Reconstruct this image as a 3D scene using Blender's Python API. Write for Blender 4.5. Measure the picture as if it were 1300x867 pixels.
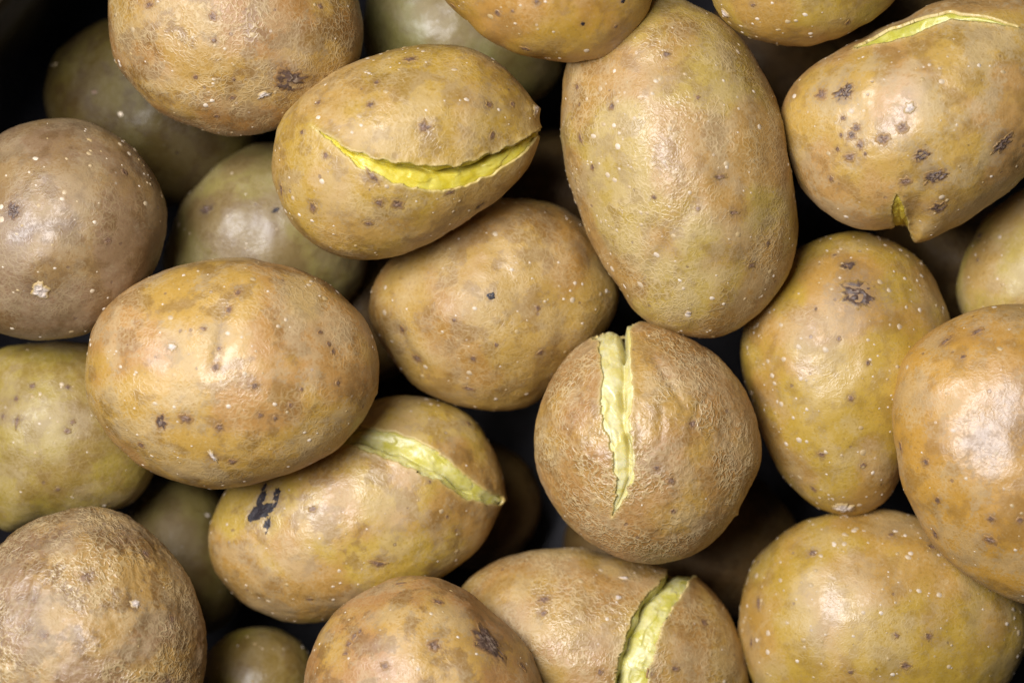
import bpy, math, random
import numpy as np

# ------------------------------------------------------------------ units
# One "unit" u is a quarter of a millimetre; potatoes are 250-380 u long (6-9 cm).
U = 0.00025
CX, CY = 650.0, 433.5
HC = 3200.0                       # camera height above the pile's middle plane, in u

for o in list(bpy.data.objects):
    bpy.data.objects.remove(o)
scene = bpy.context.scene
COL = scene.collection

# ------------------------------------------------------------------ camera
cd = bpy.data.cameras.new('camera')
cam = bpy.data.objects.new('camera', cd)
COL.objects.link(cam)
cam.location = (0, 0, HC * U)
cam.rotation_euler = (0, 0, 0)
cd.sensor_width = 36.0
cd.lens = 36.0 * HC / 1300.0
cd.clip_start, cd.clip_end = 0.05, 20.0
cd.dof.use_dof = True
cd.dof.focus_distance = (HC - 105) * U
cd.dof.aperture_fstop = 5.0
scene.camera = cam

# ------------------------------------------------------------------ light
w = bpy.data.worlds.new('World')
scene.world = w
w.use_nodes = True
bg = w.node_tree.nodes['Background']
bg.inputs[0].default_value = (1.0, 0.95, 0.90, 1)
bg.inputs[1].default_value = 0.016

def area(name, loc, target, size, power, col):
    ld = bpy.data.lights.new(name, 'AREA')
    ld.shape = 'RECTANGLE'
    ld.size, ld.size_y = size
    ld.energy = power
    ld.color = col
    ob = bpy.data.objects.new(name, ld)
    COL.objects.link(ob)
    ob.location = loc
    d = np.array(target, float) - np.array(loc, float)
    d /= np.linalg.norm(d)
    from mathutils import Vector
    ob.rotation_euler = Vector(d).to_track_quat('-Z', 'Y').to_euler()
    return ob
area('window_light', (-0.38, 0.21, 0.93), (0.06, 0.0, 0.0), (0.54, 0.54), 20.0, (0.98, 0.97, 1.0))

vs = scene.view_settings
vs.view_transform = 'Standard'
vs.look = 'None'
vs.gamma = 1.0
vs.use_curve_mapping = False
vs.exposure = 0.0
scene.cycles.use_denoising = True
scene.cycles.max_bounces = 4
scene.cycles.use_adaptive_sampling = True
scene.cycles.adaptive_threshold = 0.02

# ------------------------------------------------------------------ numpy noise
_rs = np.random.RandomState(7)
_perm = np.concatenate([_rs.permutation(256)] * 3)
_grad = _rs.normal(size=(256, 3))
_grad /= np.linalg.norm(_grad, axis=1)[:, None]

def noise(p, seed=0):
    p = np.asarray(p, float) + seed * np.array([13.7, 7.31, 3.93])
    i = np.floor(p).astype(int)
    f = p - i
    t = f * f * f * (f * (f * 6 - 15) + 10)
    i &= 255
    out = 0
    for dx in (0, 1):
        wx = t[:, 0] if dx else 1 - t[:, 0]
        for dy in (0, 1):
            wy = t[:, 1] if dy else 1 - t[:, 1]
            for dz in (0, 1):
                wz = t[:, 2] if dz else 1 - t[:, 2]
                h = _perm[_perm[_perm[(i[:, 0] + dx) & 255] + ((i[:, 1] + dy) & 255)] + ((i[:, 2] + dz) & 255)]
                g = _grad[h]
                out = out + wx * wy * wz * (g[:, 0] * (f[:, 0] - dx) + g[:, 1] * (f[:, 1] - dy) + g[:, 2] * (f[:, 2] - dz))
    return out * 1.6

def fbm(p, oct=3, seed=0, gain=0.5):
    p = np.asarray(p, float)
    s, a = 0, 1.0
    for k in range(oct):
        s = s + a * noise(p * 2 ** k, seed + k)
        a *= gain
    return s

def smooth(a, b, x):
    t = np.clip((x - a) / (b - a), 0, 1)
    return t * t * (3 - 2 * t)

# ------------------------------------------------------------------ mesh helpers
def mesh_from(name, V, quads, tris=None, ngon=None):
    me = bpy.data.meshes.new(name)
    V = np.asarray(V, np.float32) * U
    quads = np.asarray(quads, np.int32).reshape(-1, 4)
    parts = [quads.ravel()]
    tot = [np.full(len(quads), 4, np.int32)]
    if tris is not None and len(tris):
        tris = np.asarray(tris, np.int32).reshape(-1, 3)
        parts.append(tris.ravel()); tot.append(np.full(len(tris), 3, np.int32))
    if ngon is not None:
        parts.append(np.asarray(ngon, np.int32)); tot.append(np.array([len(ngon)], np.int32))
    loops = np.concatenate(parts); tot = np.concatenate(tot)
    start = np.concatenate([[0], np.cumsum(tot)[:-1]]).astype(np.int32)
    me.vertices.add(len(V)); me.vertices.foreach_set('co', V.ravel())
    me.loops.add(len(loops)); me.loops.foreach_set('vertex_index', loops.astype(np.int32))
    me.polygons.add(len(tot)); me.polygons.foreach_set('loop_start', start)
    me.polygons.foreach_set('use_smooth', np.ones(len(tot), bool))
    me.update(calc_edges=True)
    return me

def fattr(me, name, vals):
    a = me.attributes.new(name, 'FLOAT', 'POINT')
    a.data.foreach_set('value', np.asarray(vals, np.float32))

def link(name, me, mat, parent=None, loc=(0, 0, 0)):
    o = bpy.data.objects.new(name, me)
    COL.objects.link(o)
    me.materials.append(mat)
    o.location = loc
    if parent is not None:
        o.parent = parent
    return o

# ------------------------------------------------------------------ materials
class NT:
    def __init__(self, name):
        self.m = bpy.data.materials.new(name)
        self.m.use_nodes = True
        self.t = self.m.node_tree
        self.b = self.t.nodes['Principled BSDF']
    def n(self, typ, **kw):
        x = self.t.nodes.new(typ)
        for k, v in kw.items():
            setattr(x, k, v)
        return x
    def put(self, sock, v):
        if isinstance(v, bpy.types.NodeSocket):
            self.t.links.new(v, sock)
        else:
            if sock.type == 'RGBA' and len(v) == 3:
                v = (*v, 1)
            sock.default_value = v
    def math(self, op, a, b=0.0, c=None, clamp=False):
        x = self.n('ShaderNodeMath', operation=op, use_clamp=clamp)
        self.put(x.inputs[0], a); self.put(x.inputs[1], b)
        if c is not None: self.put(x.inputs[2], c)
        return x.outputs[0]
    def ramp(self, v, a, b, lo=0.0, hi=1.0):
        x = self.n('ShaderNodeMapRange', interpolation_type='SMOOTHSTEP')
        self.put(x.inputs[0], v)
        for k, q in zip((1, 2, 3, 4), (a, b, lo, hi)): self.put(x.inputs[k], q)
        return x.outputs[0]
    def mix(self, f, a, b, blend='MIX'):
        x = self.n('ShaderNodeMix', data_type='RGBA', blend_type=blend)
        self.put(x.inputs[0], f); self.put(x.inputs[6], a); self.put(x.inputs[7], b)
        return x.outputs[2]
    def coords(self, off=(0, 0, 0)):
        tc = self.n('ShaderNodeTexCoord')
        mp = self.n('ShaderNodeMapping')
        self.t.links.new(tc.outputs['Object'], mp.inputs[0])
        s = 1.0 / (100 * U)
        mp.inputs['Scale'].default_value = (s, s, s)
        mp.inputs['Location'].default_value = off
        return mp.outputs[0]
    def noise(self, co, scale, detail=2, rough=0.5, dist=0.0):
        x = self.n('ShaderNodeTexNoise')
        self.put(x.inputs['Vector'], co)
        x.inputs['Scale'].default_value = scale; x.inputs['Detail'].default_value = detail
        x.inputs['Roughness'].default_value = rough; x.inputs['Distortion'].default_value = dist
        return x.outputs[0]
    def voro(self, co, scale, rnd=1.0):
        x = self.n('ShaderNodeTexVoronoi')
        self.put(x.inputs['Vector'], co)
        x.inputs['Scale'].default_value = scale; x.inputs['Randomness'].default_value = rnd
        return x.outputs['Distance'], x.outputs['Color']
    def attr(self, name):
        x = self.n('ShaderNodeAttribute', attribute_name=name)
        return x.outputs['Fac']
    def bump(self, h, strength, dist, normal=None):
        x = self.n('ShaderNodeBump')
        self.put(x.inputs['Height'], h)
        x.inputs['Strength'].default_value = strength; x.inputs['Distance'].default_value = dist
        if normal is not None: self.t.links.new(normal, x.inputs['Normal'])
        return x.outputs[0]
    def set(self, **kw):
        for k, v in kw.items():
            self.put(self.b.inputs[k.replace('_', ' ')], v)

YEL = (0.41, 0.285, 0.060)
TAN = (0.36, 0.230, 0.068)
GRN = (0.30, 0.255, 0.075)
GRY = (0.33, 0.245, 0.165)
AMB = (0.46, 0.275, 0.060)

def ridge(k, co, scale, width, detail=2.0, dist=0.6):
    """thin curly raised fibres: the mid contour of a noise"""
    n = k.noise(co, scale, detail, 0.5, dist)
    d = k.math('ABSOLUTE', k.math('SUBTRACT', n, 0.5))
    return k.ramp(d, 0.0, width, 1.0, 0.0)

def skin_mat(name, a=YEL, b=TAN, net=0.5, grey=0.3, brown=0.4, rough=0.50, seed=0, spots=0.5, spec=0.92):
    a = (a[0] * 0.98, a[1] * 0.86, a[2] * 0.54); b = (b[0] * 0.95, b[1] * 0.775, b[2] * 0.52)
    lv = min(1.0, 0.5 * (a[0] + b[0]) / 0.33)
    dim = lambda c: tuple(lv * q for q in c)       # mottling follows dark bases, both own tone and skins darkened for shade
    k = NT(name)
    co = k.coords((seed * 3.17, seed * 1.31, seed * 2.03))
    big = k.attr('big'); mid = k.attr('mid'); film = k.attr('film'); patch = k.attr('patch')
    fine = k.noise(co, 24.0, 3, 0.62)
    col = k.mix(k.ramp(k.math('ADD', big, k.math('MULTIPLY', k.math('SUBTRACT', fine, 0.5), 0.25)), 0.40, 0.60), a, b)
    mf = k.math('ADD', mid, k.math('MULTIPLY', k.math('SUBTRACT', fine, 0.5), 0.45))
    col = k.mix(k.math('MULTIPLY', k.ramp(mf, 0.49, 0.63), min(1, brown * 1.3)), col, dim((0.165, 0.080, 0.018)))
    ff = k.math('ADD', film, k.math('MULTIPLY', k.math('SUBTRACT', fine, 0.5), 0.6))
    col = k.mix(k.math('MULTIPLY', k.ramp(ff, 0.48, 0.66), grey * 0.75), col, dim((0.42, 0.315, 0.165)))
    # fine mottling
    col = k.mix(k.ramp(fine, 0.44, 0.32, 0.0, 0.36), col, dim((0.18, 0.095, 0.030)))
    col = k.mix(k.ramp(fine, 0.56, 0.72, 0.0, 0.22), col, dim((0.54, 0.43, 0.20)))
    # netted cork fibres, patchy
    r1 = ridge(k, co, 9.0, 0.075, 1.0, 0.0)
    r2 = ridge(k, co, 17.0, 0.10, 0.6, 0.0)
    fib = k.math('MULTIPLY', k.math('MAXIMUM', r1, k.math('MULTIPLY', r2, 0.7)), patch)
    col = k.mix(k.math('MULTIPLY', fib, 0.08 + 0.50 * net), col, dim((0.54, 0.405, 0.20)))
    # small pale pores and dark specks
    vd, vc = k.voro(co, 6.5)
    sep = k.n('ShaderNodeSeparateColor'); k.t.links.new(vc, sep.inputs[0])
    thr = k.ramp(sep.outputs[0], 0.62, 1.0, 0.0, 0.15)
    pore = k.math('MULTIPLY', k.ramp(k.math('SUBTRACT', thr, vd), 0.0, 0.05), spots)
    col = k.mix(k.math('MULTIPLY', pore, 0.8), col, dim((0.64, 0.54, 0.42)))
    thr2 = k.ramp(sep.outputs[1], 0.80, 1.0, 0.0, 0.20)
    wob = k.math('MULTIPLY', k.math('SUBTRACT', fine, 0.5), 0.30)
    speck = k.ramp(k.math('SUBTRACT', thr2, k.math('ADD', vd, wob)), 0.0, 0.07)
    speck = k.math('MULTIPLY', speck, k.math('SUBTRACT', 1.0, pore))
    col = k.mix(k.math('MULTIPLY', speck, 0.60), col, dim((0.15, 0.085, 0.055)))
    # brown-violet stains where eyes and scabs sit
    st = k.attr('stain')
    stn = k.math('MULTIPLY', st, k.ramp(k.math('ADD', fine, k.math('MULTIPLY', st, 0.15)), 0.40, 0.62), clamp=True)
    col = k.mix(k.math('MULTIPLY', stn, 0.68), col, dim((0.165, 0.098, 0.058)))
    # dried pale lip along a split
    ed = k.attr('lip')
    col = k.mix(k.math('MULTIPLY', ed, 0.55, clamp=True), col, (0.58, 0.46, 0.15))
    h = k.math('MULTIPLY', fib, 0.15 + 1.0 * net)
    h = k.math('ADD', h, k.math('MULTIPLY', fine, 0.55))
    h = k.math('ADD', h, k.math('MULTIPLY', pore, 0.9))
    h = k.math('SUBTRACT', h, k.math('MULTIPLY', speck, 0.6))
    nrm = k.bump(h, 0.36 + 0.18 * min(net, 1.6), 0.00022)
    rg = k.ramp(ff, 0.35, 0.65, rough - 0.06, rough + 0.14)
    k.set(Base_Color=col, Roughness=rg, Normal=nrm)
    k.b.inputs['Specular IOR Level'].default_value = spec
    k.m['mean'] = [0.5 * (p + q) for p, q in zip(a, b)]
    return k.m

def flesh_mat(name, c1, c2):
    k = NT(name)
    co = k.coords()
    n = k.noise(co, 5, 5, 0.65, 0.8)
    f = k.noise(co, 30, 4, 0.65)
    col = k.mix(k.ramp(n, 0.35, 0.65), tuple(0.78 * q for q in c1), tuple(0.82 * q for q in c2))
    h = k.math('ADD', k.math('MULTIPLY', n, 0.8), k.math('MULTIPLY', f, 0.5))
    k.set(Base_Color=col, Roughness=0.36, Normal=k.bump(h, 0.22, 0.0003))
    k.b.inputs['Subsurface Weight'].default_value = 0.3
    k.b.inputs['Subsurface Radius'].default_value = (0.004, 0.0032, 0.0010)
    k.b.inputs['Subsurface Scale'].default_value = 1.0
    return k.m

def eye_mat(name, dark, pale, skin=(0.40, 0.27, 0.09), lo=0.40):
    k = NT(name)
    co = k.coords()
    rim = k.attr('rim')
    hgt = k.attr('crest')
    n = k.noise(co, 20, 4, 0.65, 0.6)
    col = k.mix(k.ramp(n, 0.35, 0.65), dark, tuple(min(1, c * 1.9) for c in dark))
    col = k.mix(k.ramp(hgt, 0.72, 1.0, 0.0, 0.75), col, pale)
    col = k.mix(k.ramp(k.math('ADD', rim, k.math('MULTIPLY', k.math('SUBTRACT', n, 0.5), 0.6)), lo, 1.0), col, skin)
    k.set(Base_Color=col, Roughness=0.5, Normal=k.bump(n, 0.6, 0.0002))
    return k.m

def plain_mat(name, col, rough=0.5, metal=0.0, var=0.25, scale=6.0, bump=0.3):
    k = NT(name)
    co = k.coords()
    n = k.noise(co, scale, 5, 0.6)
    c = k.mix(k.ramp(n, 0.3, 0.7), tuple(v * (1 - var) for v in col), tuple(min(1, v * (1 + var)) for v in col))
    k.set(Base_Color=c, Roughness=rough, Metallic=metal, Normal=k.bump(n, bump, 0.0002))
    return k.m

EYES = {}
def eye_for(mat):
    if mat.name not in EYES:
        mn = tuple(0.72 * p + 0.28 * q for p, q in zip(mat['mean'], (0.165, 0.100, 0.075)))
        EYES[mat.name] = (eye_mat('eye_' + mat.name, (0.110, 0.063, 0.038), (0.36, 0.27, 0.19), mn, 0.30),
                          eye_mat('scab_' + mat.name, (0.062, 0.037, 0.026), (0.36, 0.27, 0.19), mn, 0.55))
    return EYES[mat.name]
M_BLACK = eye_mat('black_scar', (0.010, 0.007, 0.009), (0.06, 0.042, 0.045), lo=0.55)
M_STUB = eye_mat('cork_stub', (0.36, 0.30, 0.25), (0.66, 0.62, 0.56))
k = NT('lenticel_cork')
k.set(Base_Color=k.mix(k.attr('tone'), (0.40, 0.275, 0.11), (0.64, 0.54, 0.42)), Roughness=0.5)
M_LENT = k.m

# ------------------------------------------------------------------ the pot
def lathe(prof, cx, cy, n=160):
    V = []; Q = []
    m = len(prof)
    for i in range(n):
        a = 2 * math.pi * i / n
        for (r, z) in prof:
            V.append((cx + r * math.cos(a), cy + r * math.sin(a), z))
    for i in range(n):
        j = (i + 1) % n
        for q in range(m - 1):
            Q.append((i * m + q, j * m + q, j * m + q + 1, i * m + q + 1))
    return np.array(V), Q

FLOOR = -400.0
pot = bpy.data.objects.new('cooking_pot', None)
COL.objects.link(pot)
PX, PY = 230.0, -290.0
pot.location = (PX * U, PY * U, FLOOR * U)
pot['label'] = 'large dark round metal cooking pot holding all the potatoes'
pot['category'] = 'pot'
RW = 1112.0
k = NT('pot_steel')
co = k.coords()
n1 = k.noise(co, 2.0, 4, 0.6)
k.set(Base_Color=k.mix(k.ramp(n1, 0.3, 0.7), (0.012, 0.013, 0.018), (0.030, 0.030, 0.036)), Roughness=k.ramp(n1, 0.3, 0.7, 0.30, 0.45),
      Metallic=0.3, Normal=k.bump(k.noise(co, 25, 3), 0.15, 0.0002))
M_POT = k.m
k = NT('pot_floor_steel')
co = k.coords()
n1 = k.noise(co, 1.5, 4, 0.6)
k.set(Base_Color=k.mix(k.ramp(n1, 0.3, 0.7), (0.014, 0.013, 0.015), (0.028, 0.026, 0.030)), Roughness=0.4, Metallic=0.5, Normal=k.bump(n1, 0.15, 0.0003))
M_FLOOR = k.m
M_POTRIM = plain_mat('pot_rim_steel', (0.07, 0.058, 0.05), 0.5, 0.3, 0.2, 5)
prof = [(RW - 70, 4), (RW - 40, 10), (RW - 18, 30), (RW - 6, 70), (RW, 130), (RW + 6, 300), (RW + 12, 480), (RW + 22, 480), (RW + 16, 300), (RW + 10, 100), (RW - 10, 20), (RW - 60, -10), (RW - 70, -10)]
V, Q = lathe(prof, 0, 0)
link('wall', mesh_from('pot_wall', V, Q), M_POT, pot)
V, Q = lathe([(0.5, 3), (400, 3), (RW - 69, 3), (RW - 69, -8), (0.5, -8)], 0, 0)
link('base', mesh_from('pot_base', V, Q), M_FLOOR, pot)
rp = [(RW + 17 + 14 * math.cos(t), 488 + 12 * math.sin(t)) for t in np.linspace(0, 2 * math.pi, 13)]
V, Q = lathe(rp, 0, 0)
link('rim', mesh_from('pot_rim', V, Q), M_POTRIM, pot)

# ------------------------------------------------------------------ potatoes
class Potato:
    def __init__(s, outline, z0, h, seed=0, lump=3.0, marks=(), creases=(), n=170, splits=(), spikes=()):
        P = np.array(outline, float)
        x, y = P[:, 0], P[:, 1]
        x2, y2 = np.roll(x, -1), np.roll(y, -1)
        cr = x * y2 - x2 * y
        A = cr.sum() / 2
        s.cpx = ((x + x2) * cr).sum() / (6 * A)
        s.cpy = ((y + y2) * cr).sum() / (6 * A)
        s.z0, s.h, s.seed, s.lump, s.n = z0, h, seed, lump, n
        s.f = (HC - z0) / HC
        L = np.stack([(x - s.cpx) * s.f, -(y - s.cpy) * s.f], 1)
        th = np.mod(np.arctan2(L[:, 1], L[:, 0]), 2 * math.pi)
        r = np.hypot(L[:, 0], L[:, 1])
        o = np.argsort(th)
        th, r = th[o], r[o]
        s.T = np.linspace(0, 2 * math.pi, 721)[:-1]
        R = np.interp(s.T, th, r, period=2 * math.pi)
        F = lambda q, sg: np.fft.irfft(np.fft.rfft(q) * np.exp(-0.5 * (np.arange(361) * sg) ** 2), 720)
        sg = math.radians(3.8)
        G = F(R, sg)
        s.R = F(R + (R - G), sg)
        s.spike = np.zeros(720)
        for (px, py, amp, wl, wr) in spikes:
            t0 = math.atan2(-(py - s.cpy), px - s.cpx)
            dt = np.mod(s.T - t0 + math.pi, 2 * math.pi) - math.pi
            arc = dt * s.R
            s.spike = s.spike + amp * np.exp(-np.abs(arc / np.where(arc > 0, wl, wr)) ** 1.3)
        c = np.fft.rfft(1 / s.R ** 2); c[3:] = 0
        s.Rl = np.fft.irfft(c, 720)
        s.Rl = 1 / np.sqrt(np.clip(s.Rl, 1 / (s.R.max() * 1.3) ** 2, 1 / (s.R.min() * 0.8) ** 2))
        s.marks = list(marks)
        s.creases = list(creases)
        s.dents = []
        s.center = np.array([(s.cpx - CX) * s.f, -(s.cpy - CY) * s.f, z0])
        for m in s.marks:
            p = s.from_px(m[0], m[1])
            s.dents.append((s.base(*s.inv(p))[0][0], m))
        s.cr3 = []
        for (pts, wd, dp, stn) in s.creases:
            q = np.array([s.base(*s.inv(s.from_px(*p)))[0][0] for p in pts])
            s.cr3.append((q, wd, dp, stn))
        s.sp = [s.prep_split(k, q) for k, q in enumerate(splits)]
    # radius for azimuth and polar angle
    def rad(s, th, ph):
        w = smooth(0.35, 1.0, np.sin(np.clip(ph, 0, math.pi)))
        q = np.mod(th, 2 * math.pi) * (720 / (2 * math.pi))
        i = q.astype(int); g = q - i; i %= 720; j = (i + 1) % 720
        a = s.R[i] * (1 - g) + s.R[j] * g
        b = s.Rl[i] * (1 - g) + s.Rl[j] * g
        sp_ = s.spike[i] * (1 - g) + s.spike[j] * g
        return b * (1 - w) + a * w + sp_ * smooth(0.90, 1.0, np.sin(np.clip(ph, 0, math.pi)))
    def base(s, th, ph):
        th = np.atleast_1d(th); ph = np.atleast_1d(ph)
        R = s.rad(th, ph)
        P = np.stack([R * np.sin(ph) * np.cos(th), R * np.sin(ph) * np.sin(th), s.h * np.cos(ph)], 1)
        N = P / np.stack([R ** 2, R ** 2, np.full_like(R, s.h ** 2)], 1)
        N /= np.linalg.norm(N, axis=1)[:, None]
        return P, N
    def inv(s, P):
        P = np.atleast_2d(P)
        th = np.arctan2(P[:, 1], P[:, 0])
        r = np.hypot(P[:, 0], P[:, 1])
        ph = np.full(len(P), 1.2)
        for _ in range(12):
            ph = 0.5 * ph + 0.5 * np.arctan2(r / s.rad(th, ph), P[:, 2] / s.h)
        return th, ph
    def from_px(s, px, py):
        """point of the upper surface seen at photo position px, py (may roll over the edge)"""
        z = 0.6 * s.h; ph = 1.0
        for _ in range(8):
            f = (HC - s.z0 - z) / HC
            x = (px - CX) * f - s.center[0]
            y = -(py - CY) * f - s.center[1]
            th = math.atan2(y, x); r = math.hypot(x, y)
            for _ in range(3):
                rho = r / float(s.rad(np.array([th]), np.array([ph]))[0])
                ph = math.asin(rho) if rho <= 1 else math.pi / 2 + math.acos(1 / rho)
            z = 0.5 * z + 0.5 * s.h * math.cos(ph)
        return s.base(th, ph)[0][0]
    def disp(s, P):
        d = s.lump * 1.9 * fbm(P / 105.0, 2, s.seed, 0.45) + 0.9 * fbm(P / 30.0, 3, s.seed + 9, 0.55)
        st = np.zeros(len(P))
        for (c, m) in s.dents:
            rr = (m[2] + m[3]) * 0.5
            q = np.linalg.norm(P - c, axis=1)
            near = q < rr * 4
            g = np.exp(-(q[near] / (rr * 1.15)) ** 2)
            d[near] -= g * min(rr * 0.10, 1.6)
            d[near] += 0.012 * rr * np.exp(-((q[near] - rr * 1.6) / (rr * 0.5)) ** 2)
            st[near] = np.maximum(st[near], np.exp(-(q[near] / (rr * 1.35)) ** 2))
        for (q, wd, dp, stn) in s.cr3:
            dist, _, _, _ = polydist(P, q)
            g = np.exp(-(dist / wd) ** 2)
            d -= dp * g
            st = np.maximum(st, stn * g)
        return d, st
    def surf(s, th, ph):
        P, N = s.base(th, ph)
        d, st = s.disp(P)
        return P + N * d[:, None], N, st
    def project(s, Q):
        return s.surf(*s.inv(Q))
    # splits ------------------------------------------------
    def prep_split(s, idx, sp):
        K = 91
        ea = resample(np.array(sp['a'], float), K); eb = resample(np.array(sp['b'], float), K)
        a = np.array([s.from_px(*p) for p in ea]); b = np.array([s.from_px(*p) for p in eb])
        t = np.linspace(0, 1, K)
        L = np.linalg.norm(np.diff((a + b) / 2, axis=0), axis=1).sum()
        jg = sp.get('jag', 2.0)
        j1 = jg * fbm(np.stack([t * L / 14, np.full(K, 3.3 + idx), np.full(K, s.seed)], 1), 3, 3, 0.6)
        j2 = jg * fbm(np.stack([t * L / 14, np.full(K, 8.3 + idx), np.full(K, s.seed)], 1), 3, 5, 0.6)
        dr = (b - a); wd = np.linalg.norm(dr, axis=1) + 1e-6
        dr = dr / wd[:, None]
        damp = np.clip(wd / 8, 0, 1)
        a2 = a + dr * (j1 * damp)[:, None]; b2 = b + dr * (j2 * damp)[:, None]
        th, ph = s.inv((a2 + b2) / 2); c = s.base(th, ph)[0]
        w = np.linalg.norm(b2 - a2, axis=1) / 2
        return dict(a=a2, b=b2, c=c, w=w, L=L, idx=idx, **{k: v for k, v in sp.items() if k not in ('a', 'b')})
    def split_sd(s, P):
        sd = np.full(len(P), 1e3); near = np.zeros_like(P); side = np.zeros(len(P))
        for sp in s.sp:
            d, t, pt, i = polydist(P, sp['c'][::2]); i = i * 2
            wv = np.interp(t, np.linspace(0, 1, len(sp['w'])), sp['w'])
            v = d - wv
            m = v < sd
            sd[m] = v[m]
            dr = (P - pt); ln = np.linalg.norm(dr, axis=1)[:, None] + 1e-6
            near[m] = (pt + dr / ln * wv[:, None])[m]
            ab = (sp['b'] - sp['a'])[np.clip(i, 0, len(sp['w']) - 1)]
            side[m] = np.sign((dr * ab).sum(1))[m]
        return sd, near, side

def resample(P, K):
    d = np.concatenate([[0], np.cumsum(np.linalg.norm(np.diff(P, axis=0), axis=1))])
    t = np.linspace(0, d[-1], K)
    return np.stack([np.interp(t, d, P[:, j]) for j in range(P.shape[1])], 1)

def polydist(P, C):
    best = np.full(len(P), 1e9); bt = np.zeros(len(P)); bp = np.zeros_like(P); bi = np.zeros(len(P), int)
    n = len(C) - 1
    c0 = C.mean(0); rr = np.linalg.norm(C - c0, axis=1).max() + 45
    act = np.where(np.linalg.norm(P - c0, axis=1) < rr)[0]
    Q = P[act]
    for i in range(n):
        a, b = C[i], C[i + 1]
        ab = b - a
        t = np.clip(((Q - a) @ ab) / max(ab @ ab, 1e-9), 0, 1)
        pt = a + t[:, None] * ab
        d = np.linalg.norm(Q - pt, axis=1)
        m = d < best[act]
        ii = act[m]
        best[ii] = d[m]; bt[ii] = (i + t[m]) / n; bp[ii] = pt[m]; bi[ii] = i
    return best, bt, bp, bi

def sphere_grid(n):
    """square grid wrapped over a ball, densest on the upper half"""
    g = np.linspace(-1, 1, n + 1)
    X, Y = np.meshgrid(g, g, indexing='xy')
    x, y = X.ravel(), Y.ravel()
    big = np.abs(x) > np.abs(y)
    r = np.where(big, x, y)
    with np.errstate(divide='ignore', invalid='ignore'):
        th = np.where(big, (math.pi / 4) * (y / np.where(x == 0, 1, x)), math.pi / 2 - (math.pi / 4) * (x / np.where(y == 0, 1, y)))
    th = np.where(r < 0, th + math.pi, th)
    u = np.abs(r)
    ph = np.where(u < 0.84, u / 0.84 * 0.54 * math.pi, 0.54 * math.pi + (u - 0.84) / 0.16 * 0.42 * math.pi)
    i = np.arange(n * (n + 1)).reshape(n, n + 1)[:, :-1].ravel()
    Q = np.stack([i, i + 1, i + n + 2, i + n + 1], 1)
    k = n + 1
    ring = list(range(0, n)) + [n + k * j for j in range(0, n)] + [n * k + n - j for j in range(0, n)] + [k * (n - j) for j in range(0, n)]
    return th, ph, Q, ring[::-1]

GROUP = 'boiled potatoes heaped in the pot'
OBJ = {}

def patch_grid(nr, na):
    rr = np.concatenate([[0], np.repeat(np.linspace(1.0 / nr, 1, nr), na)])
    aa = np.concatenate([[0], np.tile(np.arange(na) * 2 * math.pi / na, nr)])
    T = [(0, 1 + j, 1 + (j + 1) % na) for j in range(na)]
    Qs = []
    for i in range(nr - 1):
        for j in range(na):
            a = 1 + i * na + j; b = 1 + i * na + (j + 1) % na
            Qs.append((a, a + na, b + na, b))
    return rr, aa, T, Qs

def make_eye(P, root, loc, m, idx, skin):
    px, py, rx, ry = m[:4]
    rot = math.radians(m[4]) if len(m) > 4 else 0.0
    kind = m[5] if len(m) > 5 else 'eye'
    size = (rx + ry) / 2
    nr, na = (14, 36) if size > 10 else ((8, 20) if size > 5.5 else (5, 12))
    rr, aa, T, Qs = patch_grid(nr, na)
    c = P.from_px(px, py)
    _, N = P.base(*P.inv(c)); N = N[0]
    t1 = np.array([1.0, 0, 0]) - N * N[0]
    if np.linalg.norm(t1) < 0.2: t1 = np.array([0, 1.0, 0]) - N * N[1]
    t1 /= np.linalg.norm(t1); t2 = np.cross(N, t1)
    ca, sa = math.cos(rot), math.sin(rot)
    sd = P.seed * 7 + idx
    wob = 1 + (0.45 if kind == 'black' else 0.5) * fbm(np.stack([np.cos(aa) * 1.8 + sd, np.sin(aa) * 1.8, np.full(len(aa), sd * 0.37)], 1), 3, sd % 50, 0.7)
    A = rr * wob * np.cos(aa) * rx; B = rr * wob * np.sin(aa) * ry
    X = A * ca - B * sa; Y = A * sa + B * ca
    q = c + X[:, None] * t1 + Y[:, None] * t2
    S0, Nn, _ = P.project(q)
    # wrinkled crust: ridges of stretched noise
    wv = max(3.0, size * 0.45)
    nz = 1 - np.abs(fbm(np.stack([A / (wv * 1.6), B / wv, np.full(len(A), sd * 1.7)], 1), 2, sd % 40, 0.5)) * 2.2
    nz = np.clip(nz, 0, 1)
    hh = (0.35 + min(size, 16) * 0.16 * (nz - 0.40)) * (1 - rr ** 3)
    if kind == 'stub': hh = hh + size * 0.22 * (1 - rr ** 2)
    if kind == 'black': hh = -0.3 * (1 - rr) + 0.5 * nz * (1 - rr ** 2)
    hh = hh - 0.9 * smooth(0.86, 1.0, rr) + 0.25
    V = S0 + Nn * hh[:, None]
    me = mesh_from('eye', V, Qs, T)
    fattr(me, 'rim', rr if kind != 'black' else rr * 0.6)
    fattr(me, 'crest', nz * (1 - rr ** 4))
    mat = {'eye': eye_for(skin)[1 if size > 9.5 else 0], 'stub': M_STUB, 'black': M_BLACK}[kind]
    name = {'eye': 'eye_scar', 'stub': 'stem_scar', 'black': 'black_scar'}[kind]
    return link(name, me, mat, root, loc)

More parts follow.
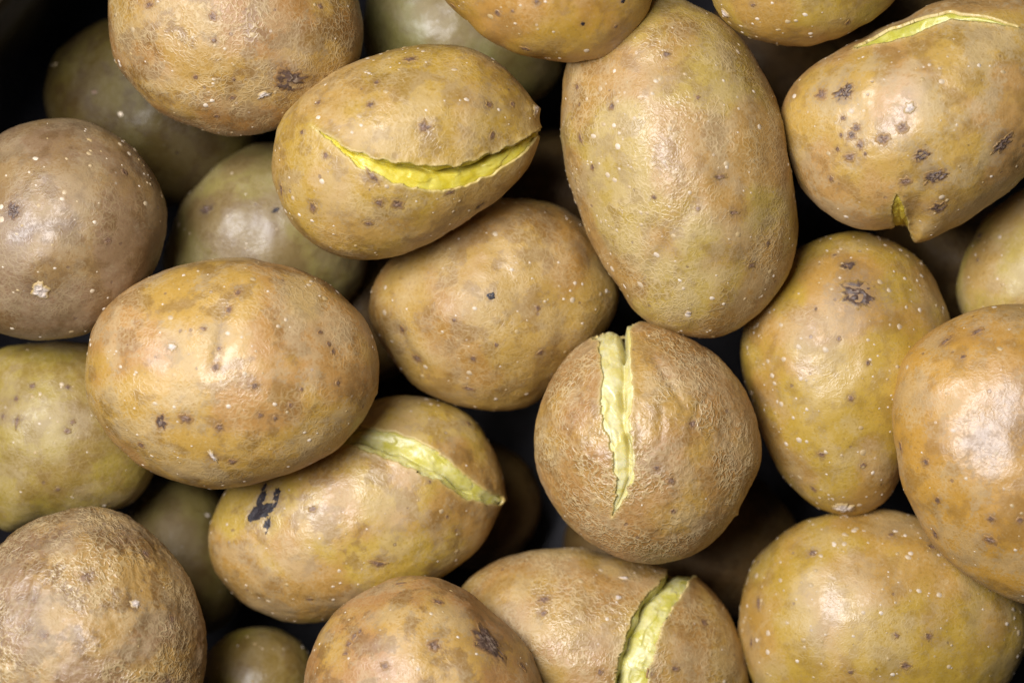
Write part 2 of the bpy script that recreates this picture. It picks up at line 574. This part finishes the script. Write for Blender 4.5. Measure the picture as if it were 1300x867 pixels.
def make_lenticels(P, root, loc, count, seed, smin=1.6, smax=3.8):
    rs = np.random.RandomState(seed)
    ring = [(math.cos(a), math.sin(a)) for a in np.linspace(0, 2 * math.pi, 9)[:-1]]
    Vs = []; Ts = []; Qd = []; Hs = []
    got = 0
    # loose clumps, so that some of the skin stays bare
    while got < count:
        th = rs.uniform(0, 2 * math.pi); ph = math.acos(1 - rs.uniform(0, 1) * 1.1)
        p = P.base(th, ph)[0]
        if fbm(p / 70.0, 2, seed % 30)[0] < rs.uniform(-0.5, 0.35): continue
        if P.sp:
            if P.split_sd(p)[0][0] < 5: continue
        size = smin * 0.8 + (smax - smin * 0.8) * rs.uniform(0, 1) ** 2.6
        _, N = P.base(th, ph); N = N[0]
        t1 = np.cross(N, [0.3, 0.9, 0.2]); t1 /= np.linalg.norm(t1); t2 = np.cross(N, t1)
        el = rs.uniform(0.65, 1.0)
        pts = [p[0]]
        for k, f in enumerate((0.6, 1.0)):
            for (a, b) in ring:
                jj = f * size * rs.uniform(0.82, 1.15)
                pts.append(p[0] + t1 * a * jj + t2 * b * jj * el)
        Vs.append(np.array(pts))
        Hs.append(np.concatenate([[0.42], np.full(8, 0.28), np.full(8, -0.12)]) * min(size, 3.0) * 0.75)
        o = got * 17
        for j in range(8):
            Ts.append((o, o + 1 + j, o + 1 + (j + 1) % 8))
            Qd.append((o + 1 + j, o + 9 + j, o + 9 + (j + 1) % 8, o + 1 + (j + 1) % 8))
        got += 1
    S0, Nn, _ = P.project(np.concatenate(Vs))
    Vs = [S0 + Nn * np.concatenate(Hs)[:, None]]
    me = mesh_from('lenticels', np.concatenate(Vs), Qd, Ts)
    fattr(me, 'tone', np.repeat(rs.uniform(0, 1, got) ** 1.0, 17))
    ob = link('lenticels', me, M_LENT, root, loc)
    ob['kind'] = 'stuff'
    return ob

def make_flesh(P, root, loc, sp, mat):
    K, Mx = 220, 45
    tt = np.linspace(0, 1, len(sp['w']))
    t = np.linspace(0, 1, K)
    a = np.stack([np.interp(t, tt, sp['a'][:, j]) for j in range(3)], 1)
    b = np.stack([np.interp(t, tt, sp['b'][:, j]) for j in range(3)], 1)
    kern = np.exp(-0.5 * (np.arange(-24, 25) / 9.0) ** 2); kern /= kern.sum()
    def soft(q):                                  # the flesh is smoother than the torn skin above it
        n_ = np.concatenate([2 * q[0] - q[24:0:-1], q, 2 * q[-1] - q[-2:-26:-1]])
        return np.stack([np.convolve(n_[:, j], kern, 'valid') for j in range(3)], 1)
    a, b = soft(a), soft(b)
    w_ = np.linalg.norm(b - a, axis=1) / 2
    for end, nxt in ((0, 1), (-1, -2)):          # carry the strip on under the rounded end of the gap
        if w_[end] > 2.0:
            ka = 8
            d_ = ((a[end] + b[end]) - (a[nxt] + b[nxt])) / 2
            d_ = d_ / np.linalg.norm(d_) * (1.5 * w_[end] / ka)
            ea = [a[end] + d_ * (i + 1) for i in range(ka)]; eb = [b[end] + d_ * (i + 1) for i in range(ka)]
            if end == 0:
                a = np.concatenate([ea[::-1], a]); b = np.concatenate([eb[::-1], b])
                t = np.concatenate([t[0] - np.arange(ka, 0, -1) * 0.01, t])
            else:
                a = np.concatenate([a, ea]); b = np.concatenate([b, eb])
                t = np.concatenate([t, t[-1] + np.arange(1, ka + 1) * 0.01])
    K = len(t)
    u = np.linspace(-1, 1, Mx)
    Tm, Um = np.meshgrid(t, u, indexing='ij')
    w = np.linalg.norm(b - a, axis=1) / 2
    ext = 1 + np.minimum(9.0 / np.maximum(w, 1.2), 4.0)
    C = (a + b) / 2
    D = (b - a) / 2
    dl = np.maximum(np.linalg.norm(D, axis=1), 1e-3)
    Dn = D / dl[:, None]
    # across the strip: real distance from the middle line
    X = Um * (ext * w)[:, None]
    q = C[:, None, :] + X[..., None] * Dn[:, None, :]
    S0, N, _ = P.project(q.reshape(-1, 3))
    W = np.repeat(w, Mx); x = X.ravel(); v = x / np.maximum(W, 0.8)
    tl = Tm.ravel() * sp['L']
    lean = sp.get('lean', 0.0)
    dep = sp.get('depth', 0.9)
    sdd = P.seed
    cline = lean + 0.28 * fbm(np.stack([tl / 48, np.full(len(tl), 1.7), np.full(len(tl), sdd * 1.0)], 1), 2, 4, 0.45)
    inside = 1 - smooth(0.75, 1.05, np.abs(v))
    valley = np.clip(1 - np.abs(v - cline) / (1 + np.abs(cline)), 0, 1)
    D0 = np.minimum(W * dep * 1.9, 26.0)
    gate = 0.35 + 0.65 * smooth(-0.25, 0.25, noise(np.stack([tl / 55, v * 0, np.full(len(tl), sdd + 0.5)], 1), 8))
    tear = np.exp(-(np.abs(v - cline) / 0.20) ** 1.5) * gate
    depth = 3.6 + D0 * inside * (0.28 * smooth(0.0, 1.0, valley) + 0.85 * tear)
    q2 = np.stack([tl / 13, x / 9, np.full(len(tl), sdd * 2.2)], 1)
    step = smooth(-0.08, 0.12, fbm(np.stack([tl / 42, x / 16, np.full(len(tl), sdd * 1.1)], 1), 2, 12, 0.5)) - 0.5
    rough = (0.6 * fbm(q2, 3, 2, 0.55) + 1.6 * step) * inside * np.clip(W / 6, 0, 1)
    V = S0 - N * (depth + rough)[:, None]
    idx = np.arange(K * Mx).reshape(K, Mx)
    Qs = np.stack([idx[:-1, :-1], idx[1:, :-1], idx[1:, 1:], idx[:-1, 1:]], -1).reshape(-1, 4)
    me = mesh_from('flesh', V, Qs)
    return link('flesh', me, mat, root, loc)

def make_potato(key, label, outline, z0, h, mat, seed=0, lump=3.0, marks=(), creases=(), splits=(), flesh=None,
                n=160, lent=60, lsize=(1.9, 4.8), wrinkle=0.0, spikes=()):
    P = Potato(outline, z0, h, seed, lump, marks, creases, n, splits, spikes)
    root = bpy.data.objects.new('boiled_potato', None)
    COL.objects.link(root)
    root.location = (P.center[0] * U, P.center[1] * U, (z0 - h) * U)
    root['label'] = label; root['category'] = 'potato'; root['group'] = GROUP
    root.empty_display_size = 0.01
    loc = (0, 0, h * U)
    th, ph, Q, ring = sphere_grid(n)
    S0, N, st = P.surf(th, ph)
    if wrinkle:
        rd = 1 - np.abs(fbm(S0 / 16.0, 2, seed + 3, 0.5)) * 2.5
        S0 = S0 + N * (wrinkle * np.clip(rd, 0, 1))[:, None]
    lip = np.zeros(len(S0))
    tris = None
    if P.sp:
        B, _ = P.base(th, ph)
        sd, near, side = P.split_sd(B)
        cell = 1.0 * np.linalg.norm(B[Q[:, 0]] - B[Q[:, 2]], axis=1).mean() / 1.414
        mv = (np.abs(sd) < 0.5 * cell)
        if mv.any():
            S1, N1, _ = P.project(near[mv])
            S0[mv] = S1
            sd = sd.copy(); sd[mv] = 0
        lift = P.sp[0].get('lift', 1.5)
        so = np.clip(sd, 0, None)
        up = lift * np.exp(-so / 5.0) * (0.6 + 0.5 * fbm(B / 18.0, 2, seed + 5)) * (1 + P.sp[0].get('bias', 0.5) * side)
        S0 = S0 + N * np.where(sd < 60, up, 0)[:, None]
        lip = np.exp(-so / 2.2)
        keep = sd[Q].mean(1) > 1e-6
        Q = Q[keep]
        # turn the cut skin edge inwards so that it has a thickness
        e = np.concatenate([Q[:, [0, 1]], Q[:, [1, 2]], Q[:, [2, 3]], Q[:, [3, 0]]])
        key_ = np.sort(e, 1)
        kk = key_[:, 0].astype(np.int64) * len(S0) + key_[:, 1]
        uq, inv_, cnt = np.unique(kk, return_inverse=True, return_counts=True)
        be = e[cnt[inv_] == 1]
        okk = (sd[be[:, 0]] < 3) & (sd[be[:, 1]] < 3)
        be = be[okk]
        vb = np.unique(be)
        mp = {int(v): len(S0) + i for i, v in enumerate(vb)}
        S0 = np.concatenate([S0, S0[vb] - N[vb] * 3.8])
        st = np.concatenate([st, st[vb] * 0]); lip = np.concatenate([lip, lip[vb] * 0 + 1.6])
        rimq = np.array([(b, a, mp[int(a)], mp[int(b)]) for a, b in be])
        Q = np.concatenate([Q, rimq])
    me = mesh_from('skin', S0, Q, None, ring)
    fattr(me, 'stain', st); fattr(me, 'lip', lip)
    c01 = lambda q, g: np.clip(0.5 + g * q, 0, 1)
    fattr(me, 'big', c01(fbm(S0 / 105.0, 3, seed + 61), 0.36))
    fattr(me, 'mid', c01(fbm(S0 / 34.0, 3, seed + 71, 0.62), 0.30))
    fattr(me, 'film', c01(fbm(S0 / 62.0, 4, seed + 81, 0.65), 0.30))
    fattr(me, 'patch', 0.3 + 0.7 * smooth(0.38, 0.60, 0.5 + 0.35 * fbm(S0 / 75.0, 3, seed + 91, 0.6)))
    link('skin', me, mat, root, loc)
    for sp in P.sp:
        make_flesh(P, root, loc, sp, sp.get('mat', flesh))
    for i, m in enumerate(marks):
        make_eye(P, root, loc, m, i, mat)
    lent = int(lent * 1.35)
    if lent:
        make_lenticels(P, root, loc, lent, seed + 100, *lsize)
    OBJ[key] = (P, root, loc)
    return P, root, loc

FL_YELLOW = flesh_mat('flesh_yellow', (0.70, 0.55, 0.035), (0.78, 0.66, 0.12))
FL_PALE = flesh_mat('flesh_pale', (0.76, 0.65, 0.20), (0.84, 0.78, 0.45))
FL_LIME = flesh_mat('flesh_lime', (0.64, 0.57, 0.10), (0.78, 0.72, 0.34))
FL_GREEN = flesh_mat('flesh_green', (0.56, 0.52, 0.07), (0.64, 0.59, 0.14))

FL_NOTCH = flesh_mat('flesh_amber', (0.74, 0.56, 0.05), (0.80, 0.64, 0.09))

# ---- upper layer
make_potato('A', 'plump yellow potato split lengthwise by a wide gash of bright yellow flesh',
    [(346,200),(352,165),(372,133),(405,105),(440,86),(480,71),(520,63),(570,62),(610,70),(645,92),(672,122),(685,152),(684,182),(672,210),(645,240),(610,270),(570,295),(530,313),(490,325),(450,328),(410,318),(375,293),(354,250)],
    62, 112, skin_mat('skin_a', YEL, (0.42,0.30,0.10), net=0.45, grey=0.35, brown=0.35, seed=1), 1, 2.5,
    marks=[(477,103,5,5),(470,133,6,6),(539,162,10,9),(626,172,5,6),(621,133,6,6),(652,132,4,5),(403,130,6,5),(383,168,4,4),(413,198,4,7),(474,224,14,5,-45),(482,257,6,6),(505,259,9,8),(358,240,4,9),(468,284,7,5),(571,244,8,4,10),(397,264,6,8),(610,262,10,5,30),(520,75,10,6),(683,139,8,9,0,'stub')],
    splits=[dict(a=[(395,159),(430,181),(470,200),(505,207),(540,211),(580,210),(622,196),(655,183),(688,160)], b=[(395,159),(430,189),(462,214),(500,231),(540,240),(575,241),(620,226),(660,200),(688,168)], depth=0.75, lift=3.0, lean=-0.45, jag=3.5, bias=-0.7)],
    flesh=FL_YELLOW, n=300, lent=70, spikes=[(688,138,6,8,6)])
make_potato('B', 'smooth egg-shaped potato in the middle of the heap, under the split yellow one',
    [(472,395),(478,355),(500,322),(545,290),(590,263),(640,250),(690,255),(730,275),(760,310),(785,362),(783,400),(765,430),(735,460),(700,490),(665,512),(630,520),(590,517),(550,505),(515,480),(490,445)],
    -62, 118, skin_mat('skin_b', (0.40,0.275,0.085), TAN, net=0.45, grey=0.25, brown=0.4, seed=2), 2, 4.0,
    marks=[(623,376,6,5,0,'black'),(508,419,5,9),(528,456,9,7),(601,454,5,5),(596,492,9,4),(683,391,5,5),(578,406,4,4),(685,446,5,5),(630,436,3,3)],
    creases=[([(505,420),(520,445),(545,475)], 9, 2.5, 0.3)], lent=70)
make_potato('C', 'long upright oval potato with pale rubbed skin, largest of the heap',
    [(713,119),(720,80),(740,40),(775,8),(815,-6),(850,-6),(877,3),(908,18),(939,47),(965,88),(986,135),(999,192),(1008,244),(1010,296),(998,348),(968,390),(932,417),(898,431),(869,428),(835,415),(807,396),(787,363),(763,322),(737,265),(719,197)],
    35, 132, skin_mat('skin_c', (0.41,0.32,0.10), (0.39,0.265,0.095), net=0.85, grey=0.45, brown=0.35, seed=3), 3, 3.0,
    marks=[(776,135,5,6),(846,69,6,4),(731,110,5,6),(738,177,4,9,15),(751,213,4,5),(914,225,11,5),(931,270,9,4),(886,124,4,4),(830,250,4,3),(976,310,4,5),(956,339,7,5),(874,398,4,4,0,'stub'),(886,265,5,4)],
    creases=[([(812,372),(830,335),(860,290),(885,255)], 8, 2.5, 0.45)], lent=150)
make_potato('D', 'smooth golden potato cut off by the top edge, beside the long upright one',
    [(563,-4),(600,30),(640,56),(690,75),(740,80),(780,70),(808,45),(828,5),(832,-40),(790,-100),(700,-120),(620,-100),(570,-50)],
    105, 100, skin_mat('skin_d', (0.42,0.275,0.055), (0.40,0.25,0.07), net=0.2, grey=0.1, brown=0.3, seed=4, rough=0.42), 4, 3.0,
    marks=[(681,3,4,4),(631,17,5,5),(650,15,3,3),(741,32,3,3,0,'black'),(783,35,3,3),(576,8,6,5),(791,2,3,3,0,'black'),(668,60,9,4,-20)], lent=30)
make_potato('E', 'small yellow potato at the top edge right of the long upright one',
    [(905,-2),(915,20),(940,42),(975,55),(1010,58),(1050,50),(1090,35),(1130,8),(1150,-25),(1130,-80),(1050,-120),(960,-100),(910,-50)],
    70, 92, skin_mat('skin_e', (0.40,0.29,0.055), (0.40,0.27,0.07), net=0.25, grey=0.15, brown=0.3, seed=5), 5, 3.0,
    marks=[(1075,28,5,6),(921,17,8,7,0,'stub'),(955,7,5,3)], lent=60)
make_potato('F', 'pale scabby potato at the upper right with purple-brown scars and a thin green split',
    [(992,152),(1000,120),(1025,92),(1060,70),(1100,48),(1150,24),(1210,0),(1260,-8),(1320,0),(1360,40),(1370,120),(1340,190),(1300,225),(1250,262),(1205,288),(1172,300),(1150,288),(1130,291),(1100,292),(1060,278),(1025,250),(1005,210)],
    48, 130, skin_mat('skin_f', (0.46,0.32,0.10), (0.44,0.30,0.13), net=0.3, grey=0.65, brown=0.3, seed=6, rough=0.475), 6, 2.5,
    marks=[(1071,117,15,12,30),(1041,120,9,9),(1080,172,8,7),(1091,185,6,7),(1086,163,8,6),(1078,200,11,7,20),(1069,150,5,4),(1067,172,3,4),(1122,177,10,9),(1145,162,9,9),(1155,137,7,8,0,'stub'),(1170,197,14,8,20),(1188,224,17,9,30),(1192,262,13,9,20),(1273,182,17,8,40),(1150,230,9,6),(1055,227,4,6),(1062,190,4,4),(1098,196,3,3)],
    splits=[dict(a=[(1093,54),(1125,36),(1160,25),(1205,14),(1250,20),(1290,34)], b=[(1093,60),(1125,55),(1165,42),(1205,25),(1250,29),(1290,37)], depth=0.9, lift=2.5, jag=1.2),
            dict(a=[(1138,246),(1132,262),(1134,280),(1137,300)], b=[(1140,246),(1147,262),(1151,280),(1157,300)], depth=0.15, lift=2.0, jag=1.0, mat=FL_NOTCH)],
    flesh=FL_GREEN, n=300, lent=60, spikes=[(1166,292,9,22,9)])
make_potato('G', 'pear-shaped yellow potato with a large round purple scar near its upper end',
    [(940,440),(950,400),(975,350),(1010,315),(1050,297),(1090,293),(1130,305),(1170,335),(1195,375),(1208,415),(1200,460),(1178,520),(1152,580),(1125,630),(1095,650),(1065,652),(1030,640),(1000,610),(975,565),(955,510),(942,470)],
    -40, 118, skin_mat('skin_g', (0.43,0.31,0.06), (0.43,0.29,0.085), net=0.3, grey=0.35, brown=0.25, seed=7, rough=0.475), 7, 2.5,
    marks=[(1092,373,30,21,-8),(1078,337,11,9),(1080,506,5,5),(1060,323,4,3),(1036,393,3,3),(1190,421,4,5),(1043,577,7,4),(1033,620,5,5),(1096,591,6,4),(1071,642,15,10,0,'stub'),(1065,430,4,4),(1102,461,4,4)], lent=170)
make_potato('H', 'big amber potato bulging in at the right edge, nearest the viewer',
    [(1131,540),(1136,490),(1155,447),(1195,411),(1240,393),(1290,387),(1350,395),(1420,440),(1450,520),(1450,620),(1420,720),(1360,775),(1300,764),(1250,741),(1200,705),(1165,655),(1142,600)],
    75, 125, skin_mat('skin_h', AMB, (0.44,0.28,0.075), net=0.25, grey=0.5, brown=0.3, seed=8, rough=0.475), 8, 3.0,
    marks=[(1176,586,5,5),(1257,686,10,6),(1258,658,6,5),(1190,635,5,6),(1143,568,4,8),(1222,452,5,4),(1186,678,9,5,-40),(1200,430,14,5,30),(1240,420,12,5,25),(1295,660,6,5)],
    creases=[([(1245,565),(1275,535),(1320,545)], 36, 4.0, 0.9)], lent=40)
make_potato('J', 'broad yellow potato at the bottom right under the amber one',
    [(940,790),(945,745),(965,705),(1000,673),(1050,653),(1100,647),(1150,650),(1205,672),(1270,720),(1302,770),(1300,820),(1283,860),(1250,900),(1180,930),(1080,930),(1000,910),(955,870),(942,830)],
    -55, 122, skin_mat('skin_j', (0.42,0.30,0.055), (0.42,0.29,0.08), net=0.3, grey=0.35, brown=0.25, seed=9, rough=0.475), 9, 3.0,
    marks=[(1033,703,7,6),(1131,679,6,5),(1180,808,6,6),(1138,806,4,5),(1150,845,9,5,-20),(961,765,5,12),(1183,695,8,5),(1080,852,5,4),(953,815,4,9)], lent=210)
make_potato('K', 'round tan net-skinned potato with an upright zigzag crack of pale flesh',
    [(680,565),(684,525),(700,480),(730,445),(770,420),(800,412),(840,415),(880,430),(920,460),(945,495),(960,540),(963,575),(950,620),(930,660),(895,695),(860,712),(820,717),(780,708),(740,685),(705,645),(688,605)],
    28, 122, skin_mat('skin_k', (0.42,0.275,0.085), (0.36,0.225,0.090), net=1.4, grey=0.45, brown=0.35, seed=10, spots=0.2), 10, 2.5,
    marks=[(879,538,7,6),(852,610,7,5),(855,649,4,4),(834,594,6,5)],
    creases=[([(830,455),(850,485),(870,520)], 6, 2.0, 0.35), ([(790,600),(840,560),(839,520)], 5, 1.2, 0.25), ([(900,500),(885,520),(878,538)], 5, 1.5, 0.3)],
    splits=[dict(a=[(768,408),(760,440),(765,475),(763,510),(766,540),(776,565),(782,600),(782,625),(777,655)], b=[(797,408),(797,440),(804,480),(801,515),(800,545),(804,575),(803,605),(793,632),(777,656)], depth=0.8, lift=1.5, lean=0.4, jag=4.0)],
    flesh=FL_PALE, n=300, lent=15, spikes=[(935,652,4,4,3)], lsize=(1.2, 2.4), wrinkle=0.5)
make_potato('L', 'tan potato at the bottom edge with a slanting lime-yellow split near its right end',
    [(583,742),(620,715),(660,702),(710,697),(760,702),(810,710),(850,722),(885,730),(912,757),(935,800),(950,850),(950,900),(900,950),(800,970),(700,950),(600,870),(572,790)],
    -62, 118, skin_mat('skin_l', (0.40,0.27,0.08), (0.37,0.24,0.09), net=1.0, grey=0.4, brown=0.3, seed=11), 11, 2.5,
    marks=[(762,852,5,5),(825,854,5,8),(947,843,4,9),(857,848,8,4),(894,790,6,6),(690,760,9,7),(690,778,5,5),(785,757,5,4,0,'stub'),(793,731,8,3,0,'stub')],
    splits=[dict(a=[(858,712),(842,735),(822,755),(805,780),(795,810),(786,835),(778,880)], b=[(884,722),(874,742),(856,765),(838,795),(830,825),(824,850),(818,890)], depth=0.5, lift=1.6, lean=-0.55, jag=3.0)],
    flesh=FL_LIME, n=300, lent=40)
make_potato('M', 'brown potato at the bottom edge with a big cracked dark scab on its right shoulder',
    [(385,870),(395,830),(410,795),(435,766),(470,744),(510,732),(550,733),(590,748),(625,775),(655,805),(680,845),(690,880),(680,950),(600,990),(500,990),(410,950),(385,905)],
    68, 122, skin_mat('skin_m', (0.44,0.29,0.09), (0.38,0.23,0.10), net=0.3, grey=0.5, brown=0.5, seed=12), 12, 3.0,
    marks=[(621,814,31,20,-45),(551,818,10,9),(663,845,7,5,-40),(488,845,7,6),(447,806,8,5,60),(440,816,5,8),(455,800,3,5),(437,828,6,4),(556,763,8,6),(508,738,8,3)], lent=40)
make_potato('N', 'wide oval potato lying on top at the left with a row of small purple eyes',
    [(108,480),(112,440),(130,400),(160,370),(200,346),(245,332),(300,327),(350,333),(395,348),(435,375),(465,410),(480,450),(480,487),(465,525),(435,560),(395,588),(350,608),(300,618),(250,618),(205,607),(165,580),(130,540),(113,510)],
    70, 125, skin_mat('skin_n', (0.45,0.30,0.085), (0.42,0.265,0.10), net=0.55, grey=0.55, brown=0.4, seed=13), 13, 2.5,
    marks=[(205,536,9,11),(235,532,10,9),(278,544,6,6),(273,467,6,8),(323,490,6,6),(425,446,4,5),(419,436,4,5),(428,486,4,5),(408,421,5,4),(302,372,7,5,60),(290,392,7,5,50),(330,527,5,5),(349,530,4,5),(383,494,3,4),(178,566,6,6),(217,440,7,5,-30,'stub'),(258,417,5,3),(278,442,4,4),(368,514,4,4),(295,586,7,5),(270,580,4,11,25,'stub')],
    creases=[([(305,365),(285,400),(278,440),(270,470)], 8, 2.0, 0.6)], lent=80)
make_potato('O', 'yellow potato with a black cracked mark and a curved open split at its right',
    [(264,685),(272,645),(300,605),(340,580),(390,560),(440,530),(470,509),(510,502),(550,507),(590,525),(620,555),(636,590),(641,622),(630,655),(610,690),(580,722),(545,745),(500,762),(470,770),(430,782),(390,790),(350,785),(310,765),(280,735)],
    -62, 110, skin_mat('skin_o', (0.43,0.32,0.07), (0.41,0.275,0.09), net=0.35, grey=0.45, brown=0.4, seed=14, rough=0.475), 14, 2.5,
    marks=[(331,631,6,11,-24,'black'),(335,618,3,8,-12,'black'),(350,627,5,10,4,'black'),(346,642,3,9,-28,'black'),(330,649,16,13,20,'black'),(320,652,7,10,-10,'black'),(338,665,5,11,-4,'black'),(397,646,6,5),(393,760,7,3),(480,715,12,5,-10),(546,611,3,3),(568,656,3,3),(594,538,6,4)],
    splits=[dict(a=[(430,553),(455,540),(490,545),(525,557),(560,578),(600,610),(636,632)], b=[(430,562),(455,566),(490,580),(530,598),(565,615),(595,636),(634,642)], depth=0.5, lift=1.8, lean=0.15, jag=3.0)],
    flesh=FL_LIME, n=300, lent=70, spikes=[(641,634,5,8,5)])
make_potato('P', 'round brown wrinkle-skinned potato filling the bottom left corner',
    [(-62,800),(-30,725),(0,690),(30,666),(75,649),(110,645),(150,655),(190,680),(220,715),(245,757),(258,800),(261,840),(250,890),(200,960),(100,990),(0,980),(-60,900)],
    68, 130, skin_mat('skin_p', (0.36,0.235,0.095), (0.26,0.18,0.115), net=1.25, grey=0.45, brown=0.65, seed=15, spots=0.2), 15, 3.0,
    marks=[(112,731,10,9),(173,765,8,6,0,'stub'),(55,805,8,7),(43,760,5,5),(185,701,8,5,-30),(213,865,10,7),(220,785,6,6)],
    creases=[([(10,720),(40,690),(100,672),(160,680)], 22, 1.5, 0.6)], lent=30, wrinkle=1.4)
make_potato('Q', 'round greyish-brown potato with white flecks at the left edge near the pot wall',
    [(-42,300),(-32,225),(0,173),(40,157),(85,153),(130,165),(170,190),(200,230),(211,270),(205,315),(185,360),(155,395),(115,420),(65,432),(20,430),(-20,410),(-40,350)],
    22, 118, skin_mat('skin_q', (0.265,0.18,0.10), (0.23,0.17,0.125), net=0.4, grey=0.35, brown=0.45, seed=16), 16, 3.0,
    marks=[(15,267,8,13,20),(50,370,13,13,0,'stub'),(137,306,6,6),(160,218,6,5)], creases=[([(20,303),(45,290),(75,283),(95,285)], 11, 1.5, 0.75)], lent=70, lsize=(2.0, 5.0))
make_potato('S', 'brown rough-skinned potato at the top left with a dark scab at its lower right',
    [(137,20),(140,-20),(180,-80),(300,-110),(400,-80),(450,-20),(462,30),(455,75),(430,112),(395,142),(350,165),(300,172),(250,165),(205,145),(170,110),(145,70)],
    30, 122, skin_mat('skin_s', (0.38,0.25,0.08), (0.33,0.195,0.065), net=0.9, grey=0.35, brown=0.55, seed=17), 17, 3.0,
    marks=[(270,22,6,7),(272,52,5,4),(247,100,4,4),(368,101,23,19),(297,103,3,3),(295,127,6,3),(275,148,5,4),(190,7,7,5),(408,8,4,5),(335,122,11,4,20,'stub')], lent=60)

# ---- second layer
DK = dict(lent=30)
make_potato('I', 'pale greenish potato peeking out at the right edge above the amber one',
    [(1217,390),(1222,345),(1240,300),(1270,260),(1300,238),(1360,222),(1420,260),(1440,340),(1420,420),(1350,450),(1260,435),(1225,410)],
    -75, 105, skin_mat('skin_i', (0.42,0.35,0.11), (0.41,0.31,0.12), net=0.25, grey=0.4, brown=0.15, seed=18), 18, 3.0, marks=[(1243,300,5,9,30),(1240,330,3,4)], lent=60)
make_potato('R', 'olive potato at the left edge tucked under the wide oval one',
    [(-40,560),(-25,480),(0,445),(50,433),(100,433),(160,450),(200,500),(205,560),(188,612),(165,640),(125,655),(60,662),(10,676),(-30,640)],
    -95, 108, skin_mat('skin_r', (0.31,0.25,0.06), (0.27,0.215,0.06), net=0.25, grey=0.35, brown=0.3, seed=19), 19, 3.0,
    marks=[(22,507,4,5),(5,529,3,5),(92,536,5,4),(85,547,6,5),(42,491,5,5),(23,535,4,9,-15),(86,492,4,4),(73,621,4,4)], lent=40)
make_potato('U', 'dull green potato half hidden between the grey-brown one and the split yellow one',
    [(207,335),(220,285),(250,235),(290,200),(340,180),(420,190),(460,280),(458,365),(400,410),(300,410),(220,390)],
    -150, 105, skin_mat('skin_u_shaded', (0.25,0.225,0.10), (0.20,0.165,0.08), spec=0.8, net=0.3, grey=0.25, brown=0.3, seed=20), 20, 3.0, marks=[(350,267,6,3,30,'black'),(263,267,12,8)], lent=30)  # green skin darkened; shade between its neighbours is put into the colour
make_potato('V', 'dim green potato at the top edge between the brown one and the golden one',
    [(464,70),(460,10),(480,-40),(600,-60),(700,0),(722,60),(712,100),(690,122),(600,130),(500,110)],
    -155, 100, skin_mat('skin_v_shaded', (0.20,0.195,0.08), (0.19,0.165,0.06), spec=0.8, net=0.3, grey=0.15, brown=0.2, seed=21), 21, 3.0, lent=25)  # skin colour darkened to carry the shade under the top layer
make_potato('T', 'shadowed olive potato deep at the top left against the black pot wall',
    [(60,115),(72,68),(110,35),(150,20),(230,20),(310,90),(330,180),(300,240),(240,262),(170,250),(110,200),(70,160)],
    -215, 110, skin_mat('skin_t_shaded', (0.080,0.066,0.02), (0.065,0.052,0.018), spec=0.3, net=0.3, grey=0.03, brown=0.4, seed=22), 22, 3.0, marks=[(118,117,4,3)], lent=4)  # near-black skin: the deep shade by the pot wall is in the colour
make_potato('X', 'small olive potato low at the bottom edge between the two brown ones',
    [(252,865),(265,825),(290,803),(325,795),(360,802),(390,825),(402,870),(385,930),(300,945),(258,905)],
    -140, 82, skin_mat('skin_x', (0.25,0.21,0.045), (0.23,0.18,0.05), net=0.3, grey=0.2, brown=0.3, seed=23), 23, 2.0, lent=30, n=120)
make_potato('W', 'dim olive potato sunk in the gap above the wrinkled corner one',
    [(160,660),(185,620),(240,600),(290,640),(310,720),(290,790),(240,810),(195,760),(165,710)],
    -225, 100, skin_mat('skin_w_shaded', (0.15,0.13,0.05), (0.13,0.105,0.045), spec=0.4, net=0.2, grey=0.05, brown=0.3, seed=24), 24, 3.0, lent=10, n=120)  # skin colour darkened for the shade inside its gap

# ---- lowest layer, seen only in the gaps
M_DEEP_SHADED = skin_mat('skin_deep_shaded', (0.13,0.085,0.035), (0.11,0.07,0.03), spec=0.25, net=0.3, grey=0.03, brown=0.5, seed=25)  # dark brown shared by all; shade of the gaps is put into the colour
def blob(cx, cy, rx, ry, rot, seed):
    rs = np.random.RandomState(seed); out = []
    for i in range(16):
        a = 2 * math.pi * i / 16
        k = 1 + rs.uniform(-0.03, 0.03)
        x, y = rx * k * math.cos(a), ry * k * math.sin(a)
        c, s_ = math.cos(rot), math.sin(rot)
        out.append((cx + x * c - y * s_, cy + x * s_ + y * c))
    return out
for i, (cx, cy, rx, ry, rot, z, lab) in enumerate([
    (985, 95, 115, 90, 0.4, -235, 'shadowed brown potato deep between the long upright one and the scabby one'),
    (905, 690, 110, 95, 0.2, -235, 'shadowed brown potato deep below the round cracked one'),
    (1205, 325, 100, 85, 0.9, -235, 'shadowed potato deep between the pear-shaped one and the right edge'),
    (600, 640, 85, 85, 0.3, -270, 'heavily shadowed potato deep right of the curved open split'),
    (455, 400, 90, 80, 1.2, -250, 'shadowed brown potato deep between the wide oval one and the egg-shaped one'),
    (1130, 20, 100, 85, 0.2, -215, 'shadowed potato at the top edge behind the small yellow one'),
    (715, 245, 90, 80, 0.1, -270, 'heavily shadowed potato deep left of the long upright one'),
    (790, 690, 75, 75, 0.1, -300, 'heavily shadowed potato deep left under the round cracked one'),
    ]):
    make_potato('deep%d' % i, lab, blob(cx, cy, rx, ry, rot, i + 3), z, min(rx, ry) * 0.95, M_DEEP_SHADED, 40 + i, 2.5, lent=0, n=90)
